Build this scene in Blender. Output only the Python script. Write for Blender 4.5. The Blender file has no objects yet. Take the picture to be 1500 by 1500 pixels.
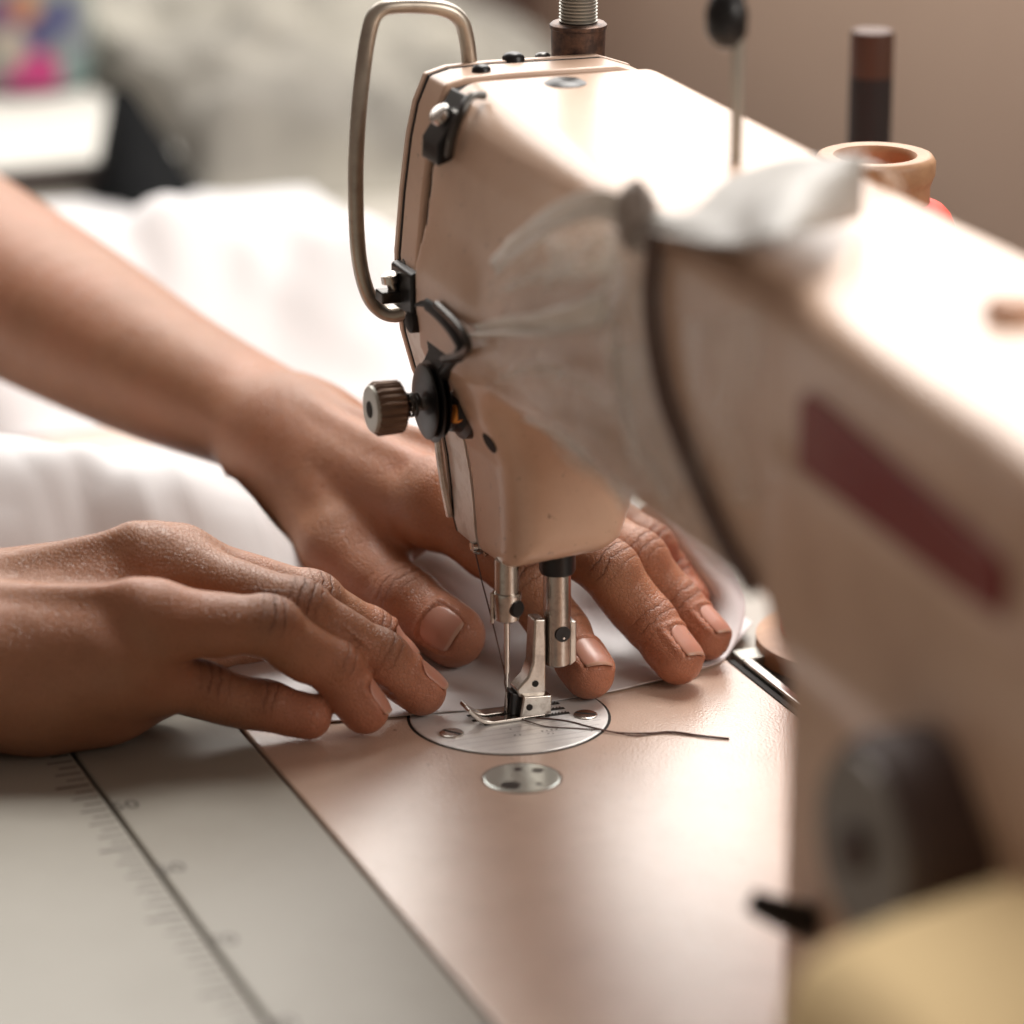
import bpy, bmesh, math, random
import numpy as np
from mathutils import Vector, noise as mnoise
random.seed(4); rng=np.random.default_rng(4)
C=bpy.context.scene; COL=C.collection
S=0.00115                      # one working unit is 1.15 mm: every mesh below is written in units

# ---------------------------------------------------------------- camera (85 mm lens, about a metre away)
F=85/24*1500; DIST=1000.; PITCH=math.radians(18.3); YAW=math.radians(21.2)
_a=math.pi-YAW
_h=np.array([math.cos(_a),math.sin(_a),0.]); UPV=np.array([0,0,1.])
FW=_h*math.cos(PITCH)-UPV*math.sin(PITCH); RT=np.cross(FW,UPV); RT/=np.linalg.norm(RT); CU=np.cross(RT,FW)
def ray(px,py): return FW+RT*(px-750)/F+CU*(750-py)/F
CAM=-DIST*ray(743,1033)
# measured points: a spot of the photograph on a known horizontal / vertical plane of the machine
def AZ(px,py,z): r=ray(px,py); return CAM+r*(z-CAM[2])/r[2]
def AY(px,py,y): r=ray(px,py); return CAM+r*(y-CAM[1])/r[1]
def AX(px,py,x): r=ray(px,py); return CAM+r*(x-CAM[0])/r[0]

cd=bpy.data.cameras.new('camera'); cam=bpy.data.objects.new('camera',cd); COL.objects.link(cam)
from mathutils import Matrix
cam.matrix_world=Matrix(((RT[0],CU[0],-FW[0],CAM[0]*S),(RT[1],CU[1],-FW[1],CAM[1]*S),(RT[2],CU[2],-FW[2],CAM[2]*S),(0,0,0,1)))
cd.sensor_fit='HORIZONTAL'; cd.sensor_width=24; cd.lens=85; cd.clip_start=.01; cd.clip_end=50
cd.dof.use_dof=True; cd.dof.focus_distance=DIST*S*.997; cd.dof.aperture_fstop=3.2; cd.dof.aperture_blades=0
C.camera=cam

# ---------------------------------------------------------------- helpers
def link(name,me,mat,parent=None,smooth=True):
    o=bpy.data.objects.new(name,me); COL.objects.link(o)
    if mat is not None:
        for m in (mat if isinstance(mat,(list,tuple)) else [mat]): me.materials.append(m)
    if smooth: me.polygons.foreach_set('use_smooth',[True]*len(me.polygons))
    if parent is not None:
        o.parent=parent
    return o
def origin_of(p):              # parents carry only a location; children are written in world units
    v=Vector((0,0,0))
    while p is not None: v+=p.location; p=p.parent
    return v
def obj(name,vs,fs,mat,parent=None,smooth=True,bevel=0,sub=0,solid=0,auto=None):
    off=origin_of(parent) if parent is not None else Vector((0,0,0))
    me=bpy.data.meshes.new(name)
    V=[(v[0]*S-off.x,v[1]*S-off.y,v[2]*S-off.z) for v in vs]
    if parent is None and V:   # a top-level mesh gets its origin at its base
        a=np.array(V); c=(a.min(0)+a.max(0))/2; c[2]=a[:,2].min()
        V=(a-c).tolist()
    me.from_pydata(V,[],fs); me.update()
    bm=bmesh.new(); bm.from_mesh(me); bmesh.ops.recalc_face_normals(bm,faces=bm.faces); bm.to_mesh(me); bm.free()
    o=link(name,me,mat,parent,smooth)
    if smooth and len(fs)<6000: me.set_sharp_from_angle(angle=math.radians(42))
    if parent is None and V: o.location=c.tolist()
    if solid:
        m=o.modifiers.new('solid','SOLIDIFY'); m.thickness=solid*S; m.offset=0
    if bevel:
        m=o.modifiers.new('bevel','BEVEL'); m.width=bevel*S; m.segments=3; m.limit_method='ANGLE'; m.angle_limit=math.radians(35); m.harden_normals=False
    if sub:
        m=o.modifiers.new('sub','SUBSURF'); m.levels=sub; m.render_levels=sub
    if smooth and (bevel or auto):
        m=o.modifiers.new('wn','WEIGHTED_NORMAL'); m.keep_sharp=True
    return o
def tag(o,label,cat,group=None,kind=None):
    if label: o['label']=label
    if cat: o['category']=cat
    if group: o['group']=group
    if kind: o['kind']=kind
    return o
def thing(name,label,cat,loc,group=None):
    o=bpy.data.objects.new(name,None); COL.objects.link(o); o.empty_display_size=.01
    o.location=(loc[0]*S,loc[1]*S,loc[2]*S)
    return tag(o,label,cat,group)
class MB:
    def __init__(s): s.v=[]; s.f=[]
    def add(s,v,f):
        n=len(s.v); s.v+=[tuple(map(float,p)) for p in v]; s.f+=[tuple(i+n for i in q) for q in f]; return s
    def box(s,x0,x1,y0,y1,z0,z1):
        v=[(x,y,z) for x in (x0,x1) for y in (y0,y1) for z in (z0,z1)]
        return s.add(v,[(0,1,3,2),(4,6,7,5),(0,4,5,1),(2,3,7,6),(0,2,6,4),(1,5,7,3)])
    def prism(s,poly,ext,caps=True):       # poly: list of 3D pts, ext: 3D vector
        n=len(poly); p=[np.array(q,float) for q in poly]; e=np.array(ext,float)
        v=p+[q+e for q in p]
        f=[(i,(i+1)%n,n+(i+1)%n,n+i) for i in range(n)]
        if caps: f+=[tuple(range(n))[::-1],tuple(range(n,2*n))]
        return s.add(v,f)
    def loft(s,rings,caps=True,closed=True):
        n=len(rings[0]); v=[p for r in rings for p in r]; f=[]
        for k in range(len(rings)-1):
            for i in range(n if closed else n-1):
                j=(i+1)%n; f.append((k*n+i,k*n+j,(k+1)*n+j,(k+1)*n+i))
        if caps: f+=[tuple(range(n))[::-1],tuple(range((len(rings)-1)*n,len(rings)*n))]
        return s.add(v,f)
    def tube(s,path,r,n=12,caps=True,closed_r=None):
        P=[np.array(p,float) for p in path]; R=r if isinstance(r,(list,tuple)) else [r]*len(P)
        rings=[]; up=None
        for i,p in enumerate(P):
            t=P[min(i+1,len(P)-1)]-P[max(i-1,0)]; t/=np.linalg.norm(t)
            if up is None:
                up=np.array([0,0,1.]) if abs(t[2])<.9 else np.array([1.,0,0])
            a=np.cross(t,up); a/=np.linalg.norm(a); b=np.cross(a,t); up=b
            rings.append([p+R[i]*(a*math.cos(q)+b*math.sin(q)) for q in [2*math.pi*k/n for k in range(n)]])
        return s.loft(rings,caps)
    def lathe(s,base,axis,prof,n=32,caps=True,flute=0,nf=0):   # prof: (dist along axis, radius)
        a=np.array(axis,float); a/=np.linalg.norm(a); h=np.array([0,0,1.]) if abs(a[2])<.9 else np.array([1.,0,0])
        x=np.cross(a,h); x/=np.linalg.norm(x); y=np.cross(x,a); b=np.array(base,float); rings=[]
        for (d,r) in prof:
            rings.append([b+a*d+(r+(flute*(1 if math.sin(nf*2*math.pi*k/n)>0 else 0)))*(x*math.cos(2*math.pi*k/n)+y*math.sin(2*math.pi*k/n)) for k in range(n)])
        return s.loft(rings,caps)
    def sheet(s,fn,nu,nv):
        v=[fn(i/(nu-1),j/(nv-1)) for i in range(nu) for j in range(nv)]
        f=[(i*nv+j,(i+1)*nv+j,(i+1)*nv+j+1,i*nv+j+1) for i in range(nu-1) for j in range(nv-1)]
        return s.add(v,f)
    def build(s,name,mat,parent=None,**k): return obj(name,s.v,s.f,mat,parent,**k)
def spline(pts,n=40):          # Catmull-Rom through points
    P=[np.array(p,float) for p in pts]; P=[2*P[0]-P[1]]+P+[2*P[-1]-P[-2]]; out=[]; m=len(P)-3
    for k in range(n):
        u=k/(n-1)*m; i=min(int(u),m-1); t=u-i; a,b,c,d=P[i:i+4]
        out.append(.5*((2*b)+(-a+c)*t+(2*a-5*b+4*c-d)*t*t+(-a+3*b-3*c+d)*t**3))
    return out
def interp(x,pts):
    return float(np.interp(x,[p[0] for p in pts],[p[1] for p in pts]))
def sstep(a,b,x):
    t=min(max((x-a)/(b-a),0),1); return t*t*(3-2*t)
def nz(x,y,z=0.): return mnoise.noise(Vector((x,y,z)))

# ---------------------------------------------------------------- materials
def mat(name,col,rough=.5,speck=None,*,metal=0.,spec=.5,coat=0.,coat_r=.1,bump=None,var=None,sss=None,trans=0.,aniso=0.):
    """bump=(scale per metre, strength, distance m, kind) var=(scale, colour2, low, high)"""
    m=bpy.data.materials.new(name); m.use_nodes=True; nt=m.node_tree; N=nt.nodes; L=nt.links
    p=N['Principled BSDF']; p.inputs['Base Color'].default_value=(*col,1); p.inputs['Roughness'].default_value=rough
    p.inputs['Metallic'].default_value=metal; p.inputs['Specular IOR Level'].default_value=spec
    p.inputs['Coat Weight'].default_value=coat; p.inputs['Coat Roughness'].default_value=coat_r
    p.inputs['Transmission Weight'].default_value=trans
    tc=N.new('ShaderNodeTexCoord')
    if var:
        n=N.new('ShaderNodeTexNoise'); n.inputs['Scale'].default_value=var[0]; n.inputs['Detail'].default_value=6; n.inputs['Roughness'].default_value=.62
        L.new(tc.outputs['Object'],n.inputs['Vector'])
        r=N.new('ShaderNodeMapRange'); r.inputs[1].default_value=var[2]; r.inputs[2].default_value=var[3]; L.new(n.outputs['Fac'],r.inputs[0])
        mx=N.new('ShaderNodeMix'); mx.data_type='RGBA'; mx.inputs[6].default_value=(*col,1); mx.inputs[7].default_value=(*var[1],1)
        L.new(r.outputs[0],mx.inputs[0]); L.new(mx.outputs[2],p.inputs['Base Color'])
        if speck:                       # chips and grime: (scale, colour, low, high)
            n2=N.new('ShaderNodeTexNoise'); n2.inputs['Scale'].default_value=speck[0]; n2.inputs['Detail'].default_value=5; n2.inputs['Roughness'].default_value=.7
            L.new(tc.outputs['Object'],n2.inputs['Vector']); r2=N.new('ShaderNodeMapRange'); r2.inputs[1].default_value=speck[2]; r2.inputs[2].default_value=speck[3]; r2.inputs[4].default_value=.75; L.new(n2.outputs['Fac'],r2.inputs[0])
            m2=N.new('ShaderNodeMix'); m2.data_type='RGBA'; m2.inputs[7].default_value=(*speck[1],1); L.new(r2.outputs[0],m2.inputs[0]); L.new(mx.outputs[2],m2.inputs[6]); L.new(m2.outputs[2],p.inputs['Base Color'])
    if bump:
        if bump[3]=='noise':
            b=N.new('ShaderNodeTexNoise'); b.inputs['Scale'].default_value=bump[0]; b.inputs['Detail'].default_value=3; out=b.outputs['Fac']
        else:
            b=N.new('ShaderNodeTexVoronoi'); b.inputs['Scale'].default_value=bump[0]; out=b.outputs['Distance']
        L.new(tc.outputs['Object'],b.inputs['Vector'])
        bn=N.new('ShaderNodeBump'); bn.inputs['Strength'].default_value=bump[1]; bn.inputs['Distance'].default_value=bump[2]
        L.new(out,bn.inputs['Height']); L.new(bn.outputs[0],p.inputs['Normal'])
        if coat: L.new(bn.outputs[0],p.inputs['Coat Normal'])
    if sss:
        p.inputs['Subsurface Weight'].default_value=sss; p.inputs['Subsurface Radius'].default_value=(1,.4,.2); p.inputs['Subsurface Scale'].default_value=.002
    return m
M={}
M['paint']=mat('machine_paint',(.64,.45,.335),.38,speck=(230,(.17,.105,.075),.63,.70),coat=.25,coat_r=.2,bump=(900,.12,.0003,'noise'),var=(28,(.53,.35,.25),.45,.75))
M['bed']=mat('bed_paint',(.62,.455,.36),.34,speck=(240,(.22,.135,.10),.64,.71),spec=.6,coat=1.,coat_r=.15,bump=(1050,.42,.00045,'noise'),var=(40,(.54,.385,.295),.45,.75))
M['steel']=mat('worn_steel',(.55,.52,.48),.24,metal=1,bump=(300,.06,.0003,'noise'),var=(220,(.34,.30,.27),.45,.7))
M['bar']=mat('polished_bar',(.50,.46,.42),.26,metal=1,bump=(900,.05,.0002,'noise'),var=(500,(.36,.31,.28),.5,.72))
M['nose']=mat('satin_plate',(.80,.77,.73),.38,metal=.45,bump=(700,.1,.0002,'noise'),var=(120,(.60,.54,.48),.45,.7))
M['chrome']=mat('scuffed_chrome',(.72,.70,.67),.22,metal=1,bump=(700,.1,.0002,'noise'),var=(150,(.55,.5,.46),.45,.7))
M['plate']=mat('brushed_plate',(.86,.86,.85),.42,metal=.45,bump=(900,.05,.0002,'noise'),var=(120,(.74,.74,.74),.45,.7))
M['black']=mat('black_metal',(.012,.012,.013),.35,metal=.3)
M['dark']=mat('dark_gap',(.012,.010,.009),.8)
M['darksteel']=mat('dark_steel',(.10,.095,.09),.3,metal=1,var=(150,(.04,.038,.036),.4,.7))
M['rod']=mat('guard_rod',(.46,.42,.36),.33,metal=.85,var=(60,(.30,.26,.22),.4,.7))
M['knob']=mat('bronze_knob',(.15,.095,.065),.38,metal=.6)
M['grey']=mat('grey_metal',(.42,.41,.37),.4,metal=.7)
M['copper']=mat('copper_spring',(.75,.28,.06),.35,metal=.8)
M['rust']=mat('browned_nut',(.16,.10,.075),.45,metal=.8,var=(250,(.07,.05,.045),.4,.6))
M['table']=mat('laminate_board',(.32,.305,.265),.5,spec=.4,bump=(500,.12,.0003,'noise'),var=(9,(.27,.25,.21),.4,.7))
M['ink']=mat('faded_ink',(.07,.06,.05),.7)
M['cloth']=mat('white_cotton',(.70,.69,.70),.85,spec=.2,bump=(1500,.25,.0002,'noise'))
M['wood']=mat('pale_wood',(.47,.27,.15),.5,bump=(300,.2,.0003,'noise'),var=(90,(.36,.19,.10),.4,.7))
M['red']=mat('red_thread',(.75,.06,.03),.6)
M['darkthread']=mat('dark_thread',(.022,.016,.016),.7)
M['brownwood']=mat('brown_wood',(.085,.035,.02),.55)
M['thread']=mat('brown_thread',(.10,.055,.045),.8)
M['badge']=mat('red_badge',(.20,.016,.016),.45,spec=.3,var=(25,(.26,.07,.055),.45,.7))
M['dial']=mat('dial_face',(.20,.18,.165),.45,metal=.2)
M['dialbody']=mat('dial_body',(.075,.048,.042),.55)
M['yellow']=mat('yellow_foam',(.72,.56,.32),.9,spec=.1,bump=(200,.3,.001,'noise'),var=(15,(.62,.47,.26),.4,.7))
M['orange']=mat('tan_cap',(.55,.30,.18),.5)
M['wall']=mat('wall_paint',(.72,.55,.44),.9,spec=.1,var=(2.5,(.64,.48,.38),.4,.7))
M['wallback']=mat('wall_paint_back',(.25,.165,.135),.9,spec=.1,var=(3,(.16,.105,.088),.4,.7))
M['floor']=mat('floor_boards',(.10,.07,.055),.7)
M['greycloth']=mat('grey_cloth',(.31,.295,.255),.9,spec=.1,var=(8,(.19,.18,.16),.4,.65))
M['blackcloth']=mat('black_cloth',(.012,.013,.014),.95,spec=.1)
M['paper']=mat('white_board',(.55,.54,.50),.8)
M['darkwood']=mat('dark_wood',(.045,.030,.025),.6)
M['nail']=None

def plastic():
    m=bpy.data.materials.new('translucent_plastic'); m.use_nodes=True; nt=m.node_tree; N=nt.nodes; L=nt.links
    p=N['Principled BSDF']; p.inputs['Base Color'].default_value=(.84,.81,.76,1); p.inputs['Roughness'].default_value=.28
    t=N.new('ShaderNodeBsdfTransparent'); mx=N.new('ShaderNodeMixShader')
    n=N.new('ShaderNodeTexNoise'); n.inputs['Scale'].default_value=45; n.inputs['Detail'].default_value=3
    r=N.new('ShaderNodeMapRange'); r.inputs[1].default_value=.35; r.inputs[2].default_value=.7; r.inputs[3].default_value=.12; r.inputs[4].default_value=.42
    tc=N.new('ShaderNodeTexCoord'); L.new(tc.outputs['Object'],n.inputs['Vector']); L.new(n.outputs['Fac'],r.inputs[0]); L.new(r.outputs[0],mx.inputs[0])
    L.new(t.outputs[0],mx.inputs[1]); L.new(p.outputs[0],mx.inputs[2]); L.new(mx.outputs[0],N['Material Output'].inputs['Surface'])
    return m,r
M['film'],_r=plastic()
M['filmthick'],_r2=plastic(); _r2.inputs[3].default_value=.8; _r2.inputs[4].default_value=.97
M['filmthin'],_r3=plastic(); _r3.inputs[3].default_value=.02; _r3.inputs[4].default_value=.2

def skin_mat():
    m=bpy.data.materials.new('skin'); m.use_nodes=True; nt=m.node_tree; N=nt.nodes; L=nt.links
    p=N['Principled BSDF']; p.inputs['Roughness'].default_value=.42; p.inputs['Specular IOR Level'].default_value=.42
    p.inputs['Subsurface Weight'].default_value=.16; p.inputs['Subsurface Radius'].default_value=(1,.38,.2); p.inputs['Subsurface Scale'].default_value=.0035
    tc=N.new('ShaderNodeTexCoord')
    def attr(n): a=N.new('ShaderNodeAttribute'); a.attribute_name=n; return a.outputs['Fac']
    def math_(op,a,b=None,c=None):
        q=N.new('ShaderNodeMath'); q.operation=op
        for i,v in enumerate((a,b,c)):
            if v is None: continue
            if isinstance(v,(int,float)): q.inputs[i].default_value=v
            else: L.new(v,q.inputs[i])
        return q.outputs[0]
    def noise(sc,det=4,ro=.6):
        n=N.new('ShaderNodeTexNoise'); n.inputs['Scale'].default_value=sc; n.inputs['Detail'].default_value=det; n.inputs['Roughness'].default_value=ro
        L.new(tc.outputs['Object'],n.inputs['Vector']); return n.outputs['Fac']
    def mixc(f,a,b):
        x=N.new('ShaderNodeMix'); x.data_type='RGBA'
        for s_,v in ((0,f),(6,a),(7,b)):
            if isinstance(v,tuple): x.inputs[s_].default_value=(*v,1)
            elif isinstance(v,(int,float)): x.inputs[s_].default_value=v
            else: L.new(v,x.inputs[s_])
        return x.outputs[2]
    base=mixc(noise(55,6),(.265,.115,.058),(.43,.212,.12))
    base=mixc(math_('MULTIPLY',attr('tip'),.6),base,(.52,.19,.12))
    base=mixc(math_('MULTIPLY',attr('fold'),.35),base,(.25,.11,.065))
    sp=noise(420,3); spm=N.new('ShaderNodeMapRange'); spm.inputs[1].default_value=.55; spm.inputs[2].default_value=.8; spm.inputs[4].default_value=.3; L.new(sp,spm.inputs[0])
    base=mixc(spm.outputs[0],base,(.27,.12,.075))
    # bump: skin cells + folds across the joints
    vo=N.new('ShaderNodeTexVoronoi'); vo.inputs['Scale'].default_value=800; vo.feature='DISTANCE_TO_EDGE'; L.new(tc.outputs['Object'],vo.inputs['Vector'])
    cells=math_('MINIMUM',vo.outputs['Distance'],.14)
    warp=math_('MULTIPLY_ADD',noise(230,2),3.2,attr('along'))
    fold=math_('POWER',math_('ABSOLUTE',math_('SINE',math_('MULTIPLY',warp,1.05))),.32)
    warp2=math_('MULTIPLY_ADD',noise(500,3),5.,attr('along'))
    fold2=math_('POWER',math_('ABSOLUTE',math_('SINE',math_('MULTIPLY',warp2,2.3))),.6)
    fh=math_('MULTIPLY',math_('ADD',fold,math_('MULTIPLY',fold2,.25)),attr('fold'))
    groove=math_('MULTIPLY',math_('POWER',math_('SUBTRACT',1.,fold),1.6),math_('MULTIPLY',attr('fold'),1.5))
    base=mixc(math_('MINIMUM',groove,.6),base,(.085,.03,.017))
    red=noise(24,3,.55); rm=N.new('ShaderNodeMapRange'); rm.inputs[1].default_value=.42; rm.inputs[2].default_value=.66; rm.inputs[4].default_value=.5; L.new(red,rm.inputs[0])
    base=mixc(rm.outputs[0],base,(.42,.17,.095))
    fine=math_('LESS_THAN',vo.outputs['Distance'],.05); base=mixc(math_('MULTIPLY',fine,.22),base,(.12,.045,.025))
    L.new(base,p.inputs['Base Color'])
    h=math_('ADD',math_('MULTIPLY',cells,1.1),math_('MULTIPLY',fh,1.15))
    h=math_('ADD',h,math_('MULTIPLY',noise(160,4),.5))
    b=N.new('ShaderNodeBump'); b.inputs['Strength'].default_value=.9; b.inputs['Distance'].default_value=.0008
    L.new(h,b.inputs['Height']); L.new(b.outputs[0],p.inputs['Normal'])
    return m
M['skin']=skin_mat()
M['nail']=mat('fingernail_plate',(.49,.24,.175),.35,spec=.45,coat=.1,coat_r=.3,sss=.25,bump=(700,.06,.0002,'noise'))
M['nailtip']=mat('nail_free_edge',(.50,.30,.22),.3,sss=.2)

# ---------------------------------------------------------------- hands: a distance field per arm, meshed as one continuous surface
class Field:
    def __init__(s): s.groups=[]; s.joints=[]; s.tips=[]; s.nails=[]
def smin(a,b,k):
    h=np.maximum(k-np.abs(a-b),0)/k
    return np.minimum(a,b)-h*h*k*.25
def cone(P,a,b,ra,rb,flat=None):
    ab=b-a; L2=float(ab@ab)+1e-9; q=P-a
    t=np.clip((q@ab)/L2,0,1); d=q-t[:,None]*ab
    if flat is not None:                       # flat=(axis, factor): squash along an axis
        ax,fc=flat; c=d@ax; d=d+np.outer(c*(fc-1),ax)
    return np.sqrt((d*d).sum(1))-(ra+(rb-ra)*t)
def ell(P,c,r,ax=None):
    q=P-c
    if ax is not None: q=q@np.array(ax).T
    q=q/np.array(r); l=np.sqrt((q*q).sum(1))
    return (l-1)*min(r)
def eval_field(fd,P):
    if getattr(fd,'custom',None): return fd.custom(P)
    tot=None
    for (prims,kin,kout,hard) in fd.groups:
        d=None
        for pr in prims:
            if pr[0]=='chain':                 # a limb: plain union of its stretches, so it tapers without beads
                e=None
                for (a,b,ra,rb) in pr[1]:
                    q=cone(P,a,b,ra,rb); e=q if e is None else np.minimum(e,q)
            else: e=cone(P,*pr[1:]) if pr[0]=='c' else ell(P,*pr[1:])
            d=e if d is None else smin(d,e,kin)
        if tot is None: tot=d
        elif hard is not None:                 # fingers: keep apart from each other, melt into the palm
            fd._f=d if fd._f is None else smin(fd._f,d,hard)
            continue
        else: tot=smin(tot,d,kout)
    if fd._f is not None: tot=smin(tot,fd._f,fd.kpalm)
    fd._f=None
    return tot
def mesh_field(fd,lo,hi,h):
    lo=np.array(lo,float); n=np.ceil((np.array(hi)-lo)/h).astype(int)+1
    B=7; nb=np.ceil(n/B).astype(int); n=nb*B+1
    V=np.empty(n,np.float32)
    bi=np.stack(np.meshgrid(*[np.arange(k) for k in nb],indexing='ij'),-1).reshape(-1,3)
    cen=lo+(bi+.5)*B*h
    dc=eval_field(fd,cen); rad=B*h*.9+2.5
    sg=np.where(dc<0,-9,9).reshape(nb).astype(np.float32)
    V[:]=9; V[:-1,:-1,:-1]=np.repeat(np.repeat(np.repeat(sg,B,0),B,1),B,2)
    act=bi[np.abs(dc)<rad]
    loc=np.stack(np.meshgrid(*[np.arange(B+1)]*3,indexing='ij'),-1).reshape(-1,3)
    for s0 in range(0,len(act),400):
        a=act[s0:s0+400]; I=(a[:,None,:]*B+loc[None]).reshape(-1,3)
        V[I[:,0],I[:,1],I[:,2]]=eval_field(fd,lo+I*h)
    ins=V<0
    cn=[(0,0,0),(1,0,0),(0,1,0),(1,1,0),(0,0,1),(1,0,1),(0,1,1),(1,1,1)]
    sl=lambda A,c:A[c[0]:A.shape[0]-1+c[0],c[1]:A.shape[1]-1+c[1],c[2]:A.shape[2]-1+c[2]]
    cnt=sum(sl(ins,c).astype(np.int8) for c in cn)
    cell=np.argwhere((cnt>0)&(cnt<8)); idx=-np.ones(cnt.shape,np.int32); idx[tuple(cell.T)]=np.arange(len(cell))
    val=np.stack([V[cell[:,0]+c[0],cell[:,1]+c[1],cell[:,2]+c[2]] for c in cn],1)
    acc=np.zeros((len(cell),3)); w=np.zeros(len(cell))
    for i in range(8):
        for j in range(i+1,8):
            d=np.abs(np.array(cn[i])-np.array(cn[j]))
            if d.sum()!=1: continue
            a,b=val[:,i],val[:,j]; m=(a<0)!=(b<0); t=np.where(m,a/(a-b+1e-12),0)
            acc+=np.where(m[:,None],np.array(cn[i])+(np.array(cn[j])-np.array(cn[i]))*t[:,None],0); w+=m
    vert=lo+(cell+acc/w[:,None])*h
    quads=[]
    for ax in range(3):
        o=[0,0,0]; o[ax]=1; u,v=[k for k in range(3) if k!=ax]
        A=ins[tuple(slice(0,ins.shape[k]-o[k]) for k in range(3))]; Bv=ins[tuple(slice(o[k],ins.shape[k]) for k in range(3))]
        e=np.argwhere(A!=Bv); e=e[(e[:,u]>0)&(e[:,v]>0)]; e=e[(e[:,u]<cnt.shape[u])&(e[:,v]<cnt.shape[v])]
        eu=np.zeros(3,int); eu[u]=1; ev=np.zeros(3,int); ev[v]=1
        q=np.stack([idx[tuple((e-eu-ev).T)],idx[tuple((e-ev).T)],idx[tuple(e.T)],idx[tuple((e-eu).T)]],1)
        fl=A[tuple(e.T)]^(ax==1)
        q[~fl]=q[~fl][:,::-1]; quads.append(q)
    q=np.concatenate(quads); q=q[(q>=0).all(1)]
    E=np.concatenate([q[:,[0,1]],q[:,[1,2]],q[:,[2,3]],q[:,[3,0]]]); E=np.concatenate([E,E[:,::-1]])
    deg=np.bincount(E[:,0],minlength=len(vert))[:,None]
    for it in range(4):
        s_=np.stack([np.bincount(E[:,0],vert[E[:,1],k],minlength=len(vert)) for k in range(3)],1)/np.maximum(deg,1)
        vert=vert+(s_-vert)*(.5 if it%2==0 else -.45)
    return vert,q
def unit(v): v=np.array(v,float); return v/np.linalg.norm(v)
def perp(n,d): return unit(np.array(n,float)-d*(np.array(n,float)@d))
def finger(fd,J,R,dors,nail=True,nw=5.6,nl=9.5,nroll=None,noff=3.9):
    """J: MCP, PIP, DIP, tip centre; R: radii at the four"""
    J=[np.array(j,float) for j in J]; pr=[]
    for k in range(len(J)-1):
        pr.append(('c',J[k],J[k+1],R[k],R[k+1]))
    for k in range(len(J)-1):       # soft belly of each phalanx, bony joint
        m=(J[k]+J[k+1])/2; d=unit(J[k+1]-J[k]); n=perp(dors,d)
        if k<len(J)-2: pr.append(('c',m-n*1.2-d*3,m-n*1.2+d*3,(R[k]+R[k+1])/2*.97,(R[k]+R[k+1])/2*.97))
    d=unit(J[-1]-J[-2]); n=perp(dors,d)
    pr.append(('c',J[-1]-d*5-n*.9,J[-1]-n*.7+d*.3,R[-1]*1.0,R[-1]*.97))      # pad
    for k in range(1,len(J)-1):
        dd=unit(J[k+1]-J[k-1]); nn=perp(dors,dd)
        pr.append(('c',J[k]+nn*1.1-dd*1.5,J[k]+nn*1.1+dd*1.5,R[k]*.93,R[k]*.93))
        fd.joints.append((J[k],dd,nn,R[k],1.0 if k<len(J)-2 else .8,4.6 if k==1 else 3.4))
    fd.groups.append((pr,2.2,None,1.0))
    fd.tips.append(J[-1])
    if nail: fd.nails.append((J[-1],d,perp(nroll if nroll is not None else dors,d),R[-1],nw,nl,noff))
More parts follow.
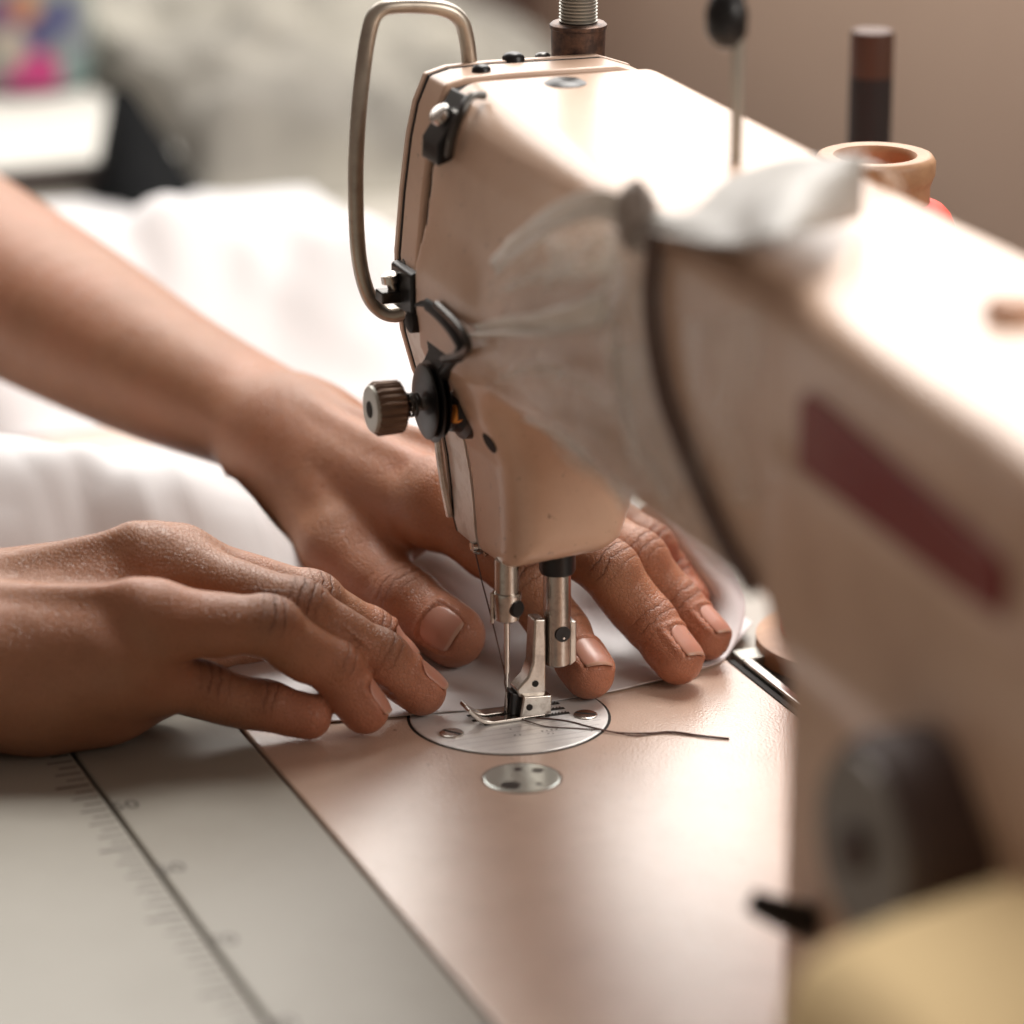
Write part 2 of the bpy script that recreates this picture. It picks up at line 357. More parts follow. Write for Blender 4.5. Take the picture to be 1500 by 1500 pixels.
def build_arm(fd,lo,hi,h,parent,label):
    fd._f=None
    V,Q=mesh_field(fd,lo,hi,h)
    # nail beds: a slight fold of skin round each nail
    for (T,d,n,r,nw,nl,no_) in fd.nails:
        s=np.cross(d,n); q=V-T; a=q@d; x=q@s; z=q@n
        near=(np.abs(a)<16)&(np.abs(x)<9)&(z>-3)&(z<12)
        th=np.arctan2(x,z); w=th*r
        u=np.maximum(np.abs(w)-nw,0); l=np.maximum(-(a-(no_-nl)),0); dist=np.sqrt(u*u+l*l)
        out=near&(dist>0)&(dist<4)&(a<no_+.6)
        g=np.where(out,.58*np.exp(-((dist-1.0)/1.0)**2),0)-np.where(near&(dist<=0)&(a<no_+.6),.38,0)
        dirv=(q-np.outer(a,d)); dirv/=np.linalg.norm(dirv,axis=1)[:,None]+1e-9
        V=V+dirv*g[:,None]
    me=bpy.data.meshes.new('arm'); off=origin_of(parent)
    W=V*S-np.array(off)
    me.vertices.add(len(W)); me.vertices.foreach_set('co',W.astype(np.float32).ravel())
    me.loops.add(Q.size); me.loops.foreach_set('vertex_index',Q.astype(np.int32).ravel())
    me.polygons.add(len(Q)); me.polygons.foreach_set('loop_start',np.arange(0,Q.size,4,dtype=np.int32))
    me.update(calc_edges=True); me.validate()
    fold=np.zeros(len(V)); along=np.zeros(len(V))
    for (J,d,n,r,st,wd) in fd.joints:
        q=V-J; a=q@d; dn=q@n; rad=np.sqrt(np.maximum((q*q).sum(1)-a*a,0))
        m=st*np.exp(-(a/wd)**2)*np.clip((dn/r-.15)/.5,0,1)*(rad<r*1.45)
        b=m>fold; fold[b]=m[b]; along[b]=a[b]
    tip=np.zeros(len(V))
    for T in fd.tips: tip=np.maximum(tip,np.clip(1.25-np.linalg.norm(V-T,axis=1)/16,0,1))
    for n_,dat in (('fold',fold),('along',along),('tip',tip)):
        at=me.attributes.new(n_,'FLOAT','POINT'); at.data.foreach_set('value',dat.astype(np.float32))
    o=link('arm',me,M['skin'],parent); o['label']=label
    # nails
    for (T,d,n,r,nw,nl,no_) in fd.nails:
        s=np.cross(d,n); nu,nv=15,13
        P=[]; dirs=[]
        for i in range(nu):
            for j in range(nv):
                u=-1+2*i/(nu-1); v=j/(nv-1)
                k=.40+.60*math.sqrt(max(0,1-(max(0,.42-v)/.42)**2))         # round cuticle end
                k2=k*(1-.10*max(0,v-.8)/.2*abs(u))
                th=u*nw/r*k2; base=T+d*(no_-nl+nl*v+ (1-u*u)*.9*(v-.5)*1.6)
                P.append(base); dirs.append(n*math.cos(th)+s*math.sin(th))
        P=np.array(P); dirs=np.array(dirs); t=np.full(len(P),r*.95)
        for _ in range(24):
            fd._f=None; t=np.clip(t-eval_field(fd,P+dirs*t[:,None])*.7,.72*r,1.22*r)
        t=t.reshape(nu,nv)
        for j in range(1,nv):                                   # the plate runs straight out past the pulp
            if j>nv*.62: t[:,j]=np.maximum(t[:,j],2*t[:,j-1]-t[:,j-2]-.05)
        t=t.ravel()
        top=P+dirs*(t-.20)[:,None]
        g=MB(); ff=[(i*nv+j,(i+1)*nv+j,(i+1)*nv+j+1,i*nv+j+1) for i in range(nu-1) for j in range(nv-1)]
        g.add(top,ff); nob=g.build('fingernail',[M['nail'],M['nailtip']],o,solid=.45,auto=1)
        mi=[1 if (k%(nv-1))>=nv-2 else 0 for k in range(len(ff))]
        nob.data.polygons.foreach_set('material_index',mi)
    return o

person=thing('person','person seen only as two bare forearms and hands guiding the white fabric under the needle','person',(-60,-60,0))

# hand reaching behind the needle (the sewer's left), thumb towards us
A=lambda px,py,z: AZ(px,py,z)
f=Field(); f.kpalm=6.5
wr=A(405,634,45); wr2=wr+np.array([-6,23,-15.])
mI,mM,mR,mP=A(638,734,42),A(700,708,46),A(752,694,44),A(800,696,38)
cmc=A(432,700,34)
fore=[(wr,13.2),(A(330,600,47),13.8),(A(200,540,53),17.5),(A(90,478,59),21),(A(-30,408,64),24.5),(A(-160,334,70),27)]
fs=spline([np.append(p_,r_) for p_,r_ in fore],26); o_=np.array([-8,20,-8.,0])
def chain(P_,k_): return ('chain',[(P_[i][:3],P_[i+1][:3],P_[i][3]*k_,P_[i+1][3]*k_) for i in range(len(P_)-1)])
pr=[chain(fs,1.),chain([p_+o_ for p_ in fs],.94),chain([p_+o_*.5 for p_ in fs],1.0)]
f.groups.append((pr,16,14,None))
pal=[('c',wr,mI-np.array([0,0,4.]),12,10.5),('c',wr+np.array([-2,8,-3]),mM-np.array([0,0,4.5]),12,10.5),
     ('c',wr2,mR-np.array([0,0,4.5]),12,10.),('c',wr2+np.array([-4,6,-3]),mP-np.array([0,0,3.5]),12,9.5)]
f.groups.append((pal,9,14,None))
mT=A(497,808,23)
f.groups.append(([('c',cmc,mT,12.8,10.8),('c',wr+np.array([4,-2,-6.]),cmc,13,12.8)],8,11,None))
# web between thumb and forefinger, bulging
f.groups.append(([('c',(cmc*.5+mT*.5)+np.array([2,6,3.]),mI*.6+wr*.4+np.array([0,2,-9.]),7.5,8.5),('c',mT*.6+cmc*.4+np.array([0,9,2]),mI*.75+wr*.25+np.array([2,0,-14.]),6.5,9.5)],7,8,None))
# knuckles, tendons
kn=[('c',j+np.array([-3,0,5.6]),j+np.array([2,1,4.8]),5.6,5.6) for j in (mI,mM,mR)]
f.groups.append((kn,1,5,None))
td=[('c',wr+np.array([0,3,11.]),mI+np.array([-6,-1,8.]),1.6,1.5),('c',wr+np.array([-3,9,8.5]),mM+np.array([-6,0,8.5]),1.7,1.7),('c',cmc+np.array([3,-3,11.6]),mT+np.array([0,-1,9.8]),1.8,1.8),('c',wr+np.array([-4,4,11.5]),cmc+np.array([4,-2,11.6]),2,1.8)]
f.groups.append((td,1,6,None))
up=np.array([.28,-.1,1.])
finger(f,[mI,A(772,850,26),A(823,926,14.2),A(862,984,8.2)],[8.9,8.0,7.4,6.8],up,nw=5.3,nl=10,nroll=(.45,.22,1))
finger(f,[mM,A(892,835,30),A(951,912,15.5),A(993,964,8.3)],[8.9,8.0,7.3,6.7],up,nw=5.0,nl=10,nroll=(.30,.5,1))
finger(f,[mR,A(936,818,28),A(992,886,14.5),A(1036,931,8.2)],[8.4,7.5,6.9,6.3],up,nw=4.8,nroll=(.3,.5,1))
finger(f,[mP,A(950,800,22),A(982,845,12),A(1008,878,8)],[8.2,7.2,6.6,6],up,nail=False)
thn=(1.,-.25,.22)
finger(f,[mT,A(594,880,16.5),A(664,929,11.5)],[10.6,9.5,8.6],(.75,.0,.8),nw=6.1,nl=10.5,nroll=thn,noff=5.4)
build_arm(f,(-400,-150,-2),(24,112,118),.8,person,'bare forearm and hand reaching past the needle, thumb towards us')

# hand in front, resting on its little-finger side (the sewer's right)
g=Field(); g.kpalm=6.5
nI,nM,nR,nP=A(262,828,43),A(222,826,45),A(218,906,38.5),A(165,975,27)
w0=A(-95,962,29); w1=w0+np.array([-24,6,2.]) 
pr=[]
e0=w0+np.array([-30,-130,18.]); e1=w1+np.array([-30,-130,18.])
pr+= [('c',w0,e0,15,22),('c',w1,e1,15,22)]
g.groups.append((pr,16,14,None))
g.groups.append(([('c',w1+np.array([0,0,4.]),nI-np.array([0,0,3.]),12.5,11),('c',w1*.6+w0*.4+np.array([0,0,3]),nM-np.array([0,0,4]),13.5,11.2),('c',w0*.8+w1*.2,nR-np.array([0,0,3]),14,11),('c',w0,nP-np.array([0,0,1.]),14,10.5)],9,12,None))
# heel of the hand on the table, thumb ball behind
g.groups.append(([('c',A(-60,1006,18),A(150,1008,15.5),17.5,14.5),('c',A(60,1022,15),A(230,996,14),14,10.5),('c',w1+np.array([-4,8,-12]),np.array([-48,-86,17.]),17,12)],9,11,None))
g.groups.append(([('c',nM+np.array([0,-3,4.6]),nM+np.array([0,1,4.6]),6.2,6.0),('c',nR+np.array([2,-3,5.0]),nR+np.array([2,1,4.4]),5.8,5.6),('c',nI+np.array([0,-3,5]),nI+np.array([0,1,4]),5.8,5.6),('c',nP+np.array([2,-3,5]),nP+np.array([2,1,4]),5.0,4.8)],1,5,None))
g.groups.append(([('c',w0*.3+w1*.7+np.array([2,4,13.5]),nM+np.array([0,-6,9.2]),1.7,1.6),('c',w0*.6+w1*.4+np.array([4,4,13.]),nR+np.array([1,-6,8.6]),1.8,1.6),('c',w0*.8+w1*.2+np.array([7,4,10.]),nP+np.array([2,-6,8.]),1.6,1.5)],1,6,None))
up2=np.array([.25,.15,1.])
finger(g,[nM,A(437,893,34),A(556,964,18),A(618,1010,8.0)],[8.9,7.8,7.1,6.4],up2,nw=5.0,nroll=(.05,.2,1))
finger(g,[nR,A(392,918,34),A(488,978,19.5),A(535,1038,8.0)],[8.8,7.8,7.0,6.2],up2,nw=4.9,nroll=(.0,.2,1))
finger(g,[nI,A(455,880,28),A(540,930,14.5),A(577,962,8.0)],[9.0,7.8,7.1,6.4],up2,nw=5.0,nroll=(.0,.2,1))
finger(g,[nP,A(296,1011,15),A(390,1035,9.6),A(452,1048,7.2)],[9.0,7.1,6.3,5.7],up2,nail=False)
finger(g,[np.array([-48,-86,17.]),np.array([-52,-60,12.]),np.array([-50,-42,10.])],[11,10,9],(-.7,0,.7),nail=False)
build_arm(g,(-110,-330,-2),(50,8,92),.8,person,'hand lying on its little finger side in front, pressing the fabric edge')

# ---------------------------------------------------------------- sewing machine
mc=thing('sewing_machine','cream industrial sewing machine with worn paint, its needle lowered over the white fabric','sewing machine',(150,0,0))
# bed casting with its needle plate
b=MB(); b.box(-420,420,-72.9,71.2,-14,0); bed=b.build('bed',M['bed'],mc,bevel=.7)
ring=lambda c,r,z,n=72:[(c[0]+r*math.cos(2*math.pi*k/n),c[1]+r*math.sin(2*math.pi*k/n),z) for k in range(n)]
pc=(8.6,-2.8)
b=MB(); b.loft([ring(pc,27.9,-.5),ring(pc,27.9,.06)]); b.build('plate_gap',M['dark'],mc,smooth=False)
b=MB(); b.loft([ring(pc,27.1,-.4),ring(pc,27.1,.30),ring(pc,26.8,.42)]); npl=b.build('needle_plate',M['plate'],mc,auto=1,smooth=False)
for (x,y,rot) in ((15.3,-22.0,.6),(15.8,16.8,.95)):
    b=MB(); b.loft([ring((x,y),3.35,.43,32),ring((x,y),3.3,.75,32),ring((x,y),2.9,.98,32)])
    sc=b.build('screw',M['steel'],npl,auto=1)
    b=MB(); c_,s_=math.cos(rot),math.sin(rot)
    P=[(x+u*c_-v*s_,y+u*s_+v*c_,.985) for u,v in ((-2.9,-.45),(2.9,-.45),(2.9,.45),(-2.9,.45))]
    b.prism(P,(0,0,.03)); b.build('slot',M['dark'],sc,smooth=False)
# feed dog rows in their slots
b=MB()
for x in (4.6,8.6,12.4): b.box(x-.75,x+.75,-13.5 if x<12 else -11.5,13.5,.425,.46)
b.build('feed_slot',M['dark'],npl,smooth=False)
b=MB()
for x in (4.6,8.6,12.4):
    y=-12.8 if x<12 else -10.8
    while y<12.5:
        b.prism([(x-.5,y,.4),(x-.5,y+.4,.95),(x-.5,y+.8,.4)],(1.0,0,0)); y+=.95
b.build('feed_dog',M['darksteel'],npl,smooth=False)
# engraved guide lines and specks on the plate
b=MB()
for x in (17.0,20.2,23.4,26.8,30.0):
    w=math.sqrt(max(0,26**2-(x-pc[0])**2)); b.box(x-.1,x+.1,pc[1]-w*.96,pc[1]+w*.96,.424,.436)
b.build('guide_line',mat('engraved_line',(.45,.44,.45),.5,metal=.8),npl,smooth=False)
b=MB()
for (x,y,w) in ((22.5,-6.5,.35),(22.6,-5.0,.3),(22.4,1.5,.32),(22.6,2.8,.3),(22.4,4.2,.34),(22.5,5.6,.28),(24.6,2.4,.3),(18,-6,.28),(27.,14.,.3),(25.0,3.6,.24)):
    b.lathe((x,y,.43),(0,0,1),[(0,w),(.02,w)],8)
b.build('engraved_mark',M['darksteel'],npl,smooth=False)
# round polished cap with holes in front of the plate
cc=(50.3,-15.3)
b=MB(); b.loft([ring(cc,10.6,-.3),ring(cc,10.6,.05)]); b.build('cap_gap',M['rust'],mc,smooth=False)
b=MB(); b.loft([ring(cc,10.1,-.3),ring(cc,10.1,.10),ring(cc,9.7,.2)]); cap=b.build('cap',mat('mirror_cap',(.62,.66,.62),.22,metal=.6,bump=(200,.08,.0004,'noise')),mc,smooth=False)
b=MB()
for (x,y,r) in ((54.2,-20.0,2.6),(44.6,-14.2,1.2),(56.0,-12.8,.9),(47.2,-9.6,1.6)): b.loft([ring((x,y),r,.21,24),ring((x,y),r,.23,24)])
b.build('cap_hole',M['darksteel'],cap,smooth=False)

# head: outline of the nose, carried through the casting
prof=[(-9.5,170.2),(-12.6,163),(-14.6,154),(-16.6,139),(-18.2,122),(-18.0,112),(-16.8,100),(-13.5,88),(-9.2,79),(-6.2,72),(-4.6,63),(-3.6,54),(-3.0,44.5),(-2.0,40.6),(0.5,39.6),(21,41.6),(26.5,45.5),(29.5,56),(31,70),(34,97),(50,101),(52.5,110),(52.5,160),(49,168.5),(40,171.5),(8,172.0),(-4,171.6)]
def section(x,inset=0.,dz=0.,lean=0.):
    c=(18,110); P=[]
    n=len(prof)
    for i,(y,z) in enumerate(prof):
        a=prof[i-1]; c2=prof[(i+1)%n]; t=np.array([c2[0]-a[0],c2[1]-a[1]]); t=t/np.linalg.norm(t); nn=np.array([t[1],-t[0]])
        # outward normal: flip towards outside
        if nn@np.array([y-c[0],z-c[1]])<0: nn=-nn
        zz=z-nn[1]*inset; yy=y-nn[0]*inset
        low=max(0,(95-z)/55)
        P.append((x,yy+low*lean,zz+low*dz))
    return P
# one casting: nose, arm and pillar melted together
def yfx(x): return np.interp(x,[-10,100,210,300,360],[-16.5,-16.3,-16.5,-21,-26])
PRF=np.array(prof,float)
def poly_sdf(y,z):
    n=len(PRF); d=np.full(len(y),1e9); s_=np.ones(len(y))
    for i in range(n):
        a=PRF[i]; b_=PRF[i-1]; e=b_-a; wy=y-a[0]; wz=z-a[1]
        t=np.clip((wy*e[0]+wz*e[1])/(e@e),0,1); d=np.minimum(d,(wy-e[0]*t)**2+(wz-e[1]*t)**2)
        c1=z>=a[1]; c2=z<b_[1]; c3=e[0]*wz>e[1]*wy
        fl=(c1&c2&c3)|(~c1&~c2&~c3); s_=np.where(fl,-s_,s_)
    return s_*np.sqrt(d)
def smax(a,b,k): return -smin(-a,-b,k)
PY=[p[1] for p in prof[:9]][::-1]; PV=[p[0] for p in prof[:9]][::-1]
def casting(P):
    x,y,z=P[:,0],P[:,1],P[:,2]
    low=np.clip((95-z)/55,0,1.2); xx=np.clip((x+16)/40,0,1.1)
    hd=poly_sdf(y+low*6.5*xx*np.clip((22-y)/22,0,1),z-low*8.2*xx)
    hd=smax(hd,x-24.6,13.); hd=smax(hd,z-135,20.); hd=np.maximum(hd,-15.6-x)
    u=np.clip((x-10)/120,0,1); u=u*u*(3-2*u)
    yf=(1-u)*np.interp(z,PY,PV)+u*yfx(x)
    zt=np.interp(x,[-10,100,360],[171.6,169.2,167.2])
    am=smax(smax(yf-y,y-52.2,9),smax(z-zt,96-z,9),8.); am=np.maximum(am,-15.6-x); am=smax(am,x-352,8)
    pl=smax(smax(yfx(x)+.2-y,y-52.0,9),smax(206-x,x-352,9),8.); pl=np.maximum(pl,np.maximum(z-130,-2-z))
    pl=np.minimum(pl,1e9)
    return smin(smin(hd,am,7.),pl,12.)
cf=Field(); cf.custom=casting
cv,cq=mesh_field(cf,(-18.1,-32,-4),(356,58,176),1.05)
head=obj('machine_body',[tuple(p) for p in cv],[tuple(q) for q in cq],M['paint'],mc)
b=MB(); b.loft([section(-20.2,1.6),section(-14,1.6)]); b.build('joint_gasket',M['dark'],mc,smooth=False)
# bolted face plate: painted upper part and bright lower part
def clip(P,zlo,zhi):
    out=[]; n=len(P)
    for i in range(n):
        a,b_=np.array(P[i]),np.array(P[(i+1)%n])
        for lim,sg in ((zlo,1),(zhi,-1)): pass
        out.append(a)
    return out
def clipz(P,z0,keep_above=True):
    out=[]; n=len(P); s=1 if keep_above else -1
    for i in range(n):
        a,b_=np.array(P[i],float),np.array(P[(i+1)%n],float); da,db=s*(a[2]-z0),s*(b_[2]-z0)
        if da>=0: out.append(a)
        if (da>=0)!=(db>=0): out.append(a+(b_-a)*da/(da-db))
    return out
b=MB(); b.prism(clipz(section(-33,-.3),112.5),(13.2,0,0)); fp=b.build('face_plate',M['paint'],mc,bevel=1.0)
b=MB(); b.prism(clipz(section(-33,-.1),112.1,False),(16.2,0,0)); b.build('nose_plate',M['nose'],mc,bevel=1.0)
b=MB(); b.prism(clipz(section(-34.2,-.2),40),(1.0,0,0)); b.build('face_gasket',M['dark'],mc,smooth=False)
b=MB(); b.prism(clipz(section(-37,-.6),44),(2.7,0,0)); b.build('end_cover',M['paint'],mc,bevel=.8)
b=MB(); b.tube(spline([(-34,-8,72),(-34,-6.9,62),(-34,-5.4,52),(-34,-4,45)],14),1.1,8); b.build('nose_wire',M['steel'],mc)
# small spring clip at the foot of the nose
cl=AX(700,806,-18)
b=MB(); b.tube(spline([cl+(0,-1.6,2.5),cl+(0,-1.4,.6),cl+(0,0,-.4),cl+(0,1.6,-.4),cl+(1,2.4,-1.4)],16),.85,8); b.lathe(cl+np.array([1.,-.8,1.6]),(0,-1,0),[(0,1.3),(1.2,1.3)],14)
b.build('thread_clip',M['steel'],mc)
# drilled hole and a scratch ridge in the casting
hp=np.array([19.5,0,0.]); 
def front_y(z): return interp(z,[(54,-3.6),(63,-4.6),(72,-6.2),(79,-9.2),(88,-13.5),(100,-16.8),(112,-18)])

# red badge on the arm, cream lettering worn away
def stadium(x0,x1,z0a,z0b,h,n=10):
    P=[]; r=h/2
    for k in range(n+1):
        a=math.radians(90+180*k/n); P.append((x0+r*.95*math.cos(a),z0a+r*math.sin(a)))
    for k in range(n+1):
        a=math.radians(-90+180*k/n); P.append((x1+r*.95*math.cos(a),z0b+r*math.sin(a)))
    return P
P=[]
for (cx,cz,a0) in ((221,5.5,90),(221,-5.5,180),(310,-5.5,270),(310,5.5,0)):
    for k in range(7):
        a=math.radians(a0+15*k); P.append((cx+5*math.cos(a),141.6-(cx-221)*.066+cz+5*math.sin(a)))
b=MB(); b.loft([[(x,float(yfx(x))+.5,z) for x,z in P],[(x,float(yfx(x))-1.6,z) for x,z in P]]); b.build('badge',M['badge'],mc,bevel=.5)
# stitch dial and reverse lever
b=MB(); b.lathe((293,-17,83),(0,-1,0),[(0,19),(2,22),(18,22),(21,20.5),(22,19)],40); dl=b.build('stitch_dial',M['dialbody'],mc,auto=1)
b=MB(); b.lathe((293,-38.9,83),(0,-1,0),[(0,18.4),(1.6,18)],40); b.build('dial_face',M['dial'],dl,auto=1)
b=MB(); b.lathe((293,-40.6,83),(0,-1,0),[(0,5.2),(2.4,4.6)],20); b.build('dial_pin',M['dialbody'],dl,auto=1)
b=MB(); b.tube(spline([AY(1190,1352,-15),AY(1168,1346,-22),AY(1130,1332,-28),AY(1098,1318,-32)],12),[4.4-k*.16 for k in range(12)],12); b.build('reverse_lever',M['black'],mc)
# things on the arm top
nut=AZ(835,85,171.5)
b=MB(); b.lathe((-44,38,170.5),(0,0,1),[(0,7.4),(7.4,7.6),(7.6,7.9),(8.6,7.9),(9.2,7.2)],36); rg=b.build('lock_nut',M['rust'],mc,auto=1)
pf=[(0,4.4)]
z=0
while z<38: pf+=[(z+.35,5.35),(z+.7,4.75),(z+1.05,5.35)]; z+=.95
pf+=[(38.5,5.0)]
b=MB(); b.lathe((-44,38,178),(0,0,1),pf,32); b.build('pressure_screw',M['grey'],mc,auto=1)
def dome(name,px,py,r,hh,m,z=None,rz=1.):
    z0=170.4 if z is None else z
    c=AZ(px,py,z0); b=MB(); b.lathe((c[0],c[1],z0-.6),(0,0,1),[(0,r),(hh*.5+.6,r*.95),(hh*.85+.6,r*.7),(hh+.6,r*.3)],24); return b.build(name,m,mc,auto=1)
dome('cap_screw',705,106,2.7,2.2,M['black'],171.8); dome('cap_screw',752,90,3.2,2.6,M['black'],171.8); dome('cap_screw',795,84,2.2,1.4,M['darksteel'],171.8)
dome('oil_cap',828,128,6.0,2.4,M['black']); dome('oil_hole',908,129,3.2,.9,M['dark'],169.9); dome('oil_hole',974,160,3.0,.9,M['dark'],169.6)
oc=AZ(1482,468,167.6); b=MB(); b.lathe((oc[0],oc[1],167),(0,0,1),[(0,5.6),(3.6,5.8),(5.,4.8)],28); b.build('cap_button',M['orange'],mc,auto=1)
# thread guide block at the top front corner
g0=AX(640,190,-12); 
b=MB(); b.prism([(-15,-9.8,171),(-15,-18.3,158.5),(-15,-18.6,152.5),(-15,-14.5,154.0),(-15,-8.5,166)],(13,0,0)); gb=b.build('thread_guide_block',M['black'],mc,bevel=.8)
b=MB(); b.lathe((-8,-15.0,164.6),(0,-.7,.7),[(0,3.2),(1.6,3.2),(2.4,2.2)],18); b.build('guide_screw',M['chrome'],gb,auto=1)
b=MB(); b.tube(spline([(2,-7,171.5),(3,-11,171.8),(5,-14.6,168),(4,-16.6,162),(2,-16.9,156)],20),1.15,8); b.build('guide_hook',M['darksteel'],mc)
# take-up guard: one bent rod
gp=[AX(*p,-38) for p in ((690,122),(684,60))]+[AX(672,26,-38),AX(640,11,-38),AX(580,9,-38),AX(553,18,-38),AX(541,45,-38),AX(531,110,-38),AX(523,200,-38),AX(521,280,-38),AX(525,370,-38),AX(537,425,-38),AX(555,452,-38),AX(580,461,-36),AX(615,450,-32),AX(632,444,-26)]
b=MB(); b.tube(spline(gp,90),2.15,14); b.build('take_up_guard',M['rod'],mc)
# rod with a black ball standing on the arm
b=MB(); b.lathe((86.9,25.9,168),(0,0,1),[(0,3.3),(1,3.1),(1.4,1.55),(40,1.5)],18); tp=b.build('guide_post',M['grey'],mc,auto=1)
b=MB(); b.lathe((85,23.6,196.5),(0,0,1),[(0,.8),(1.2,3.4),(4,5.0),(9,5.2),(13,4.0),(15,1.5)],22); b.build('post_knob',M['black'],tp)
# tension assembly on the nose
kf=AX(545,596,-8); kb=AX(684,588,-8); kz=(kf[2]+kb[2])/2; kx=-8
def ty(px): return AX(px,594,-8)[1]
b=MB(); b.lathe((kx,ty(690),kz),(0,-1,0),[(0,1.8),(ty(690)-ty(575),1.8)],14); sh=b.build('tension_shaft',M['chrome'],mc,auto=1)
b=MB(); y0=ty(589)
b.lathe((kx,y0,kz),(0,-1,0),[(0,5.4),(.8,6.7),(7.4,7.0),(8.3,6.3)],96,flute=.45,nf=24); kn_=b.build('tension_knob',M['knob'],mc)
b=MB(); b.lathe((kx,y0-8.1,kz),(0,-1,0),[(0,6.5),(.9,6.2),(1.1,5.3)],40); b.build('knob_face',M['grey'],kn_,auto=1)
b=MB(); b.lathe((kx,y0-9.1,kz),(0,-1,0),[(0,2.4),(.25,2.3)],24); b.build('knob_hole',M['dark'],kn_,smooth=False)
b=MB(); P=[]; ya=ty(612); yb=ty(589)
for k in range(121):
    a=k/120*2*math.pi*4.; P.append((kx+3.0*math.cos(a),ya+(yb-ya)*k/120,kz+3.0*math.sin(a)))
b.tube(P,.42,6); b.build('tension_spring',M['darksteel'],mc)
for (px,r) in ((628,10.4),(637,11.4),(647,10.2)):
    y=ty(px); b=MB(); b.lathe((kx,y,kz+.6),(0,-1,0),[(0,r*.55),(.5,r*.95),(1.0,r),(1.4,r*.93),(1.9,r*.5)],48); b.build('tension_disc',M['black'],mc,auto=1)
b=MB(); b.lathe((kx,ty(676)+2.5,kz+.6),(0,-1,0),[(0,11.2),(1,11.4),(3.2,11.2),(4.2,9.4),(6.5,8.8)],48); tb=b.build('tension_base',M['black'],mc,auto=1)
cs=AX(668,606,-1.5); b=MB(); b.lathe(cs,(.8,-.55,.1),[(0,2.6),(.7,2.5),(1.2,1.2)],20); o=b.build('spring_end',M['copper'],tb,auto=1)
b=MB(); b.tube(spline([AY(604,452,-18),AY(626,444,-18.6),AY(650,462,-19),AY(672,490,-19),AY(680,512,-18.6),AY(664,532,-18),AY(648,552,-17)],30),[1.5]*6+[2.3]*16+[1.7]*8,10); b.prism([AY(*q,-17.6) for q in ((628,470),(652,474),(668,500),(662,528),(640,548),(622,540),(634,512))],(0,-1.3,0)); b.lathe(AY(612,470,-18),(0,-1,0),[(0,3.2),(2.4,3.1),(3.2,1.8)],20); b.build('check_spring_arm',mat('blackened_steel',(.018,.017,.017),.6,metal=.3),tb)
b=MB(); b.tube(spline([AY(640,446,-21),AY(672,478,-21.6),AY(686,506,-21.6),AY(676,520,-21),AY(650,526,-21)],20),1.1,8); b.build('check_spring',M['darksteel'],tb)
# small guide clamp above it
c0=AX(588,428,-30)
b=MB(); b.box(c0[0]-3,c0[0]+3,c0[1]-6.6,c0[1]+6,c0[2]-2.2,c0[2]+1.0); gc=b.build('thread_clamp',M['darksteel'],mc,bevel=.5)
b=MB(); b.lathe((c0[0],c0[1]-2.2,c0[2]+.6),(0,-.25,1),[(0,1.5),(2.6,1.4),(2.8,2.7),(4.8,2.5),(5.4,1.4)],18); b.build('clamp_screw',M['steel'],gc,auto=1)
b=MB(); b.prism([(-35,-13,122),(-35,-20.5,119.5),(-35,-20.5,108),(-35,-12,104)],(16.5,0,0)); b.build('clamp_base',M['black'],gc,bevel=.8)
b=MB(); b.lathe(AX(600,388,-30)+np.array([0,1.,0]),(0,-1,0),[(0,2.4),(2.6,2.3),(3,1.3)],16); b.build('base_screw',M['darksteel'],gc,auto=1)
# hole in the nose casting
hc=np.array([10.,0,0]); 
# needle bar
NX,NY=9.,-3.6
b=MB(); b.lathe((NX,NY,36),(0,0,1),[(0,3.3),(9.9,3.3)],32); bar=b.build('needle_bar',M['bar'],mc,auto=1)
b=MB(); b.lathe((NX,NY,28.2),(0,0,1),[(0,2.2),(.8,3.5),(7.6,4.0),(8.4,3.9)],32); b.build('needle_clamp',M['steel'],bar,auto=1)
b=MB(); b.lathe((NX+2.0,NY+1.0,32.6),(.9,.42,0),[(0,2.3),(2.0,2.3),(2.3,2.0)],22); b.build('clamp_screw',M['black'],bar,auto=1)
b=MB(); b.lathe((NX-.6,NY-4.0,28.0),(0,0,1),[(0,.55),(8.6,.55)],10); b.build('thread_loop',M['steel'],bar,auto=1)
b=MB(); b.lathe((NX,NY,.3),(0,0,1),[(0,.12),(3.5,.42),(12.5,.48),(13.2,.78),(29,.82)],14); nd=b.build('needle',M['chrome'],mc,auto=1)
b=MB(); b.box(NX+.30,NX+.55,NY-.13,NY+.13,6.0,9.2); b.build('needle_eye',M['dark'],nd,smooth=False)
# presser bar and foot
PX,PY=NX,NY+14.7
b=MB(); b.lathe((PX,PY,14.0),(0,0,1),[(0,3.3),(.5,3.75),(42,3.75)],36); pb=b.build('presser_bar',M['bar'],mc,auto=1)
b=MB(); b.lathe((PX,PY,40.4),(0,0,1),[(0,4.6),(1,5.0),(9,5.0)],32); b.build('collar',M['black'],pb,auto=1)
b=MB(); b.lathe((PX+3.2,PY+.2,23.7),(1,.05,0),[(0,2.3),(.75,2.2)],20); b.build('foot_screw',M['black'],pb,auto=1)
b=MB(); b.lathe((PX+3.9,PY+.3,22.7),(1,.05,0),[(0,.5),(.5,.3)],10); b.build('screw_glint',M['chrome'],pb,auto=1)
def fsh(P,dz=-.9): return [(x+NX,y+NY,z+dz) for x,y,z in P]
sole=[(-13.2,6.2),(-12.0,4.9),(-10.2,3.1),(-8.2,1.9),(-6,1.4),(9.6,1.4),(9.6,2.4),(-5.6,2.4),(-7.6,2.9),(-9.4,4.1),(-11.3,6.0),(-12.4,7.0)]
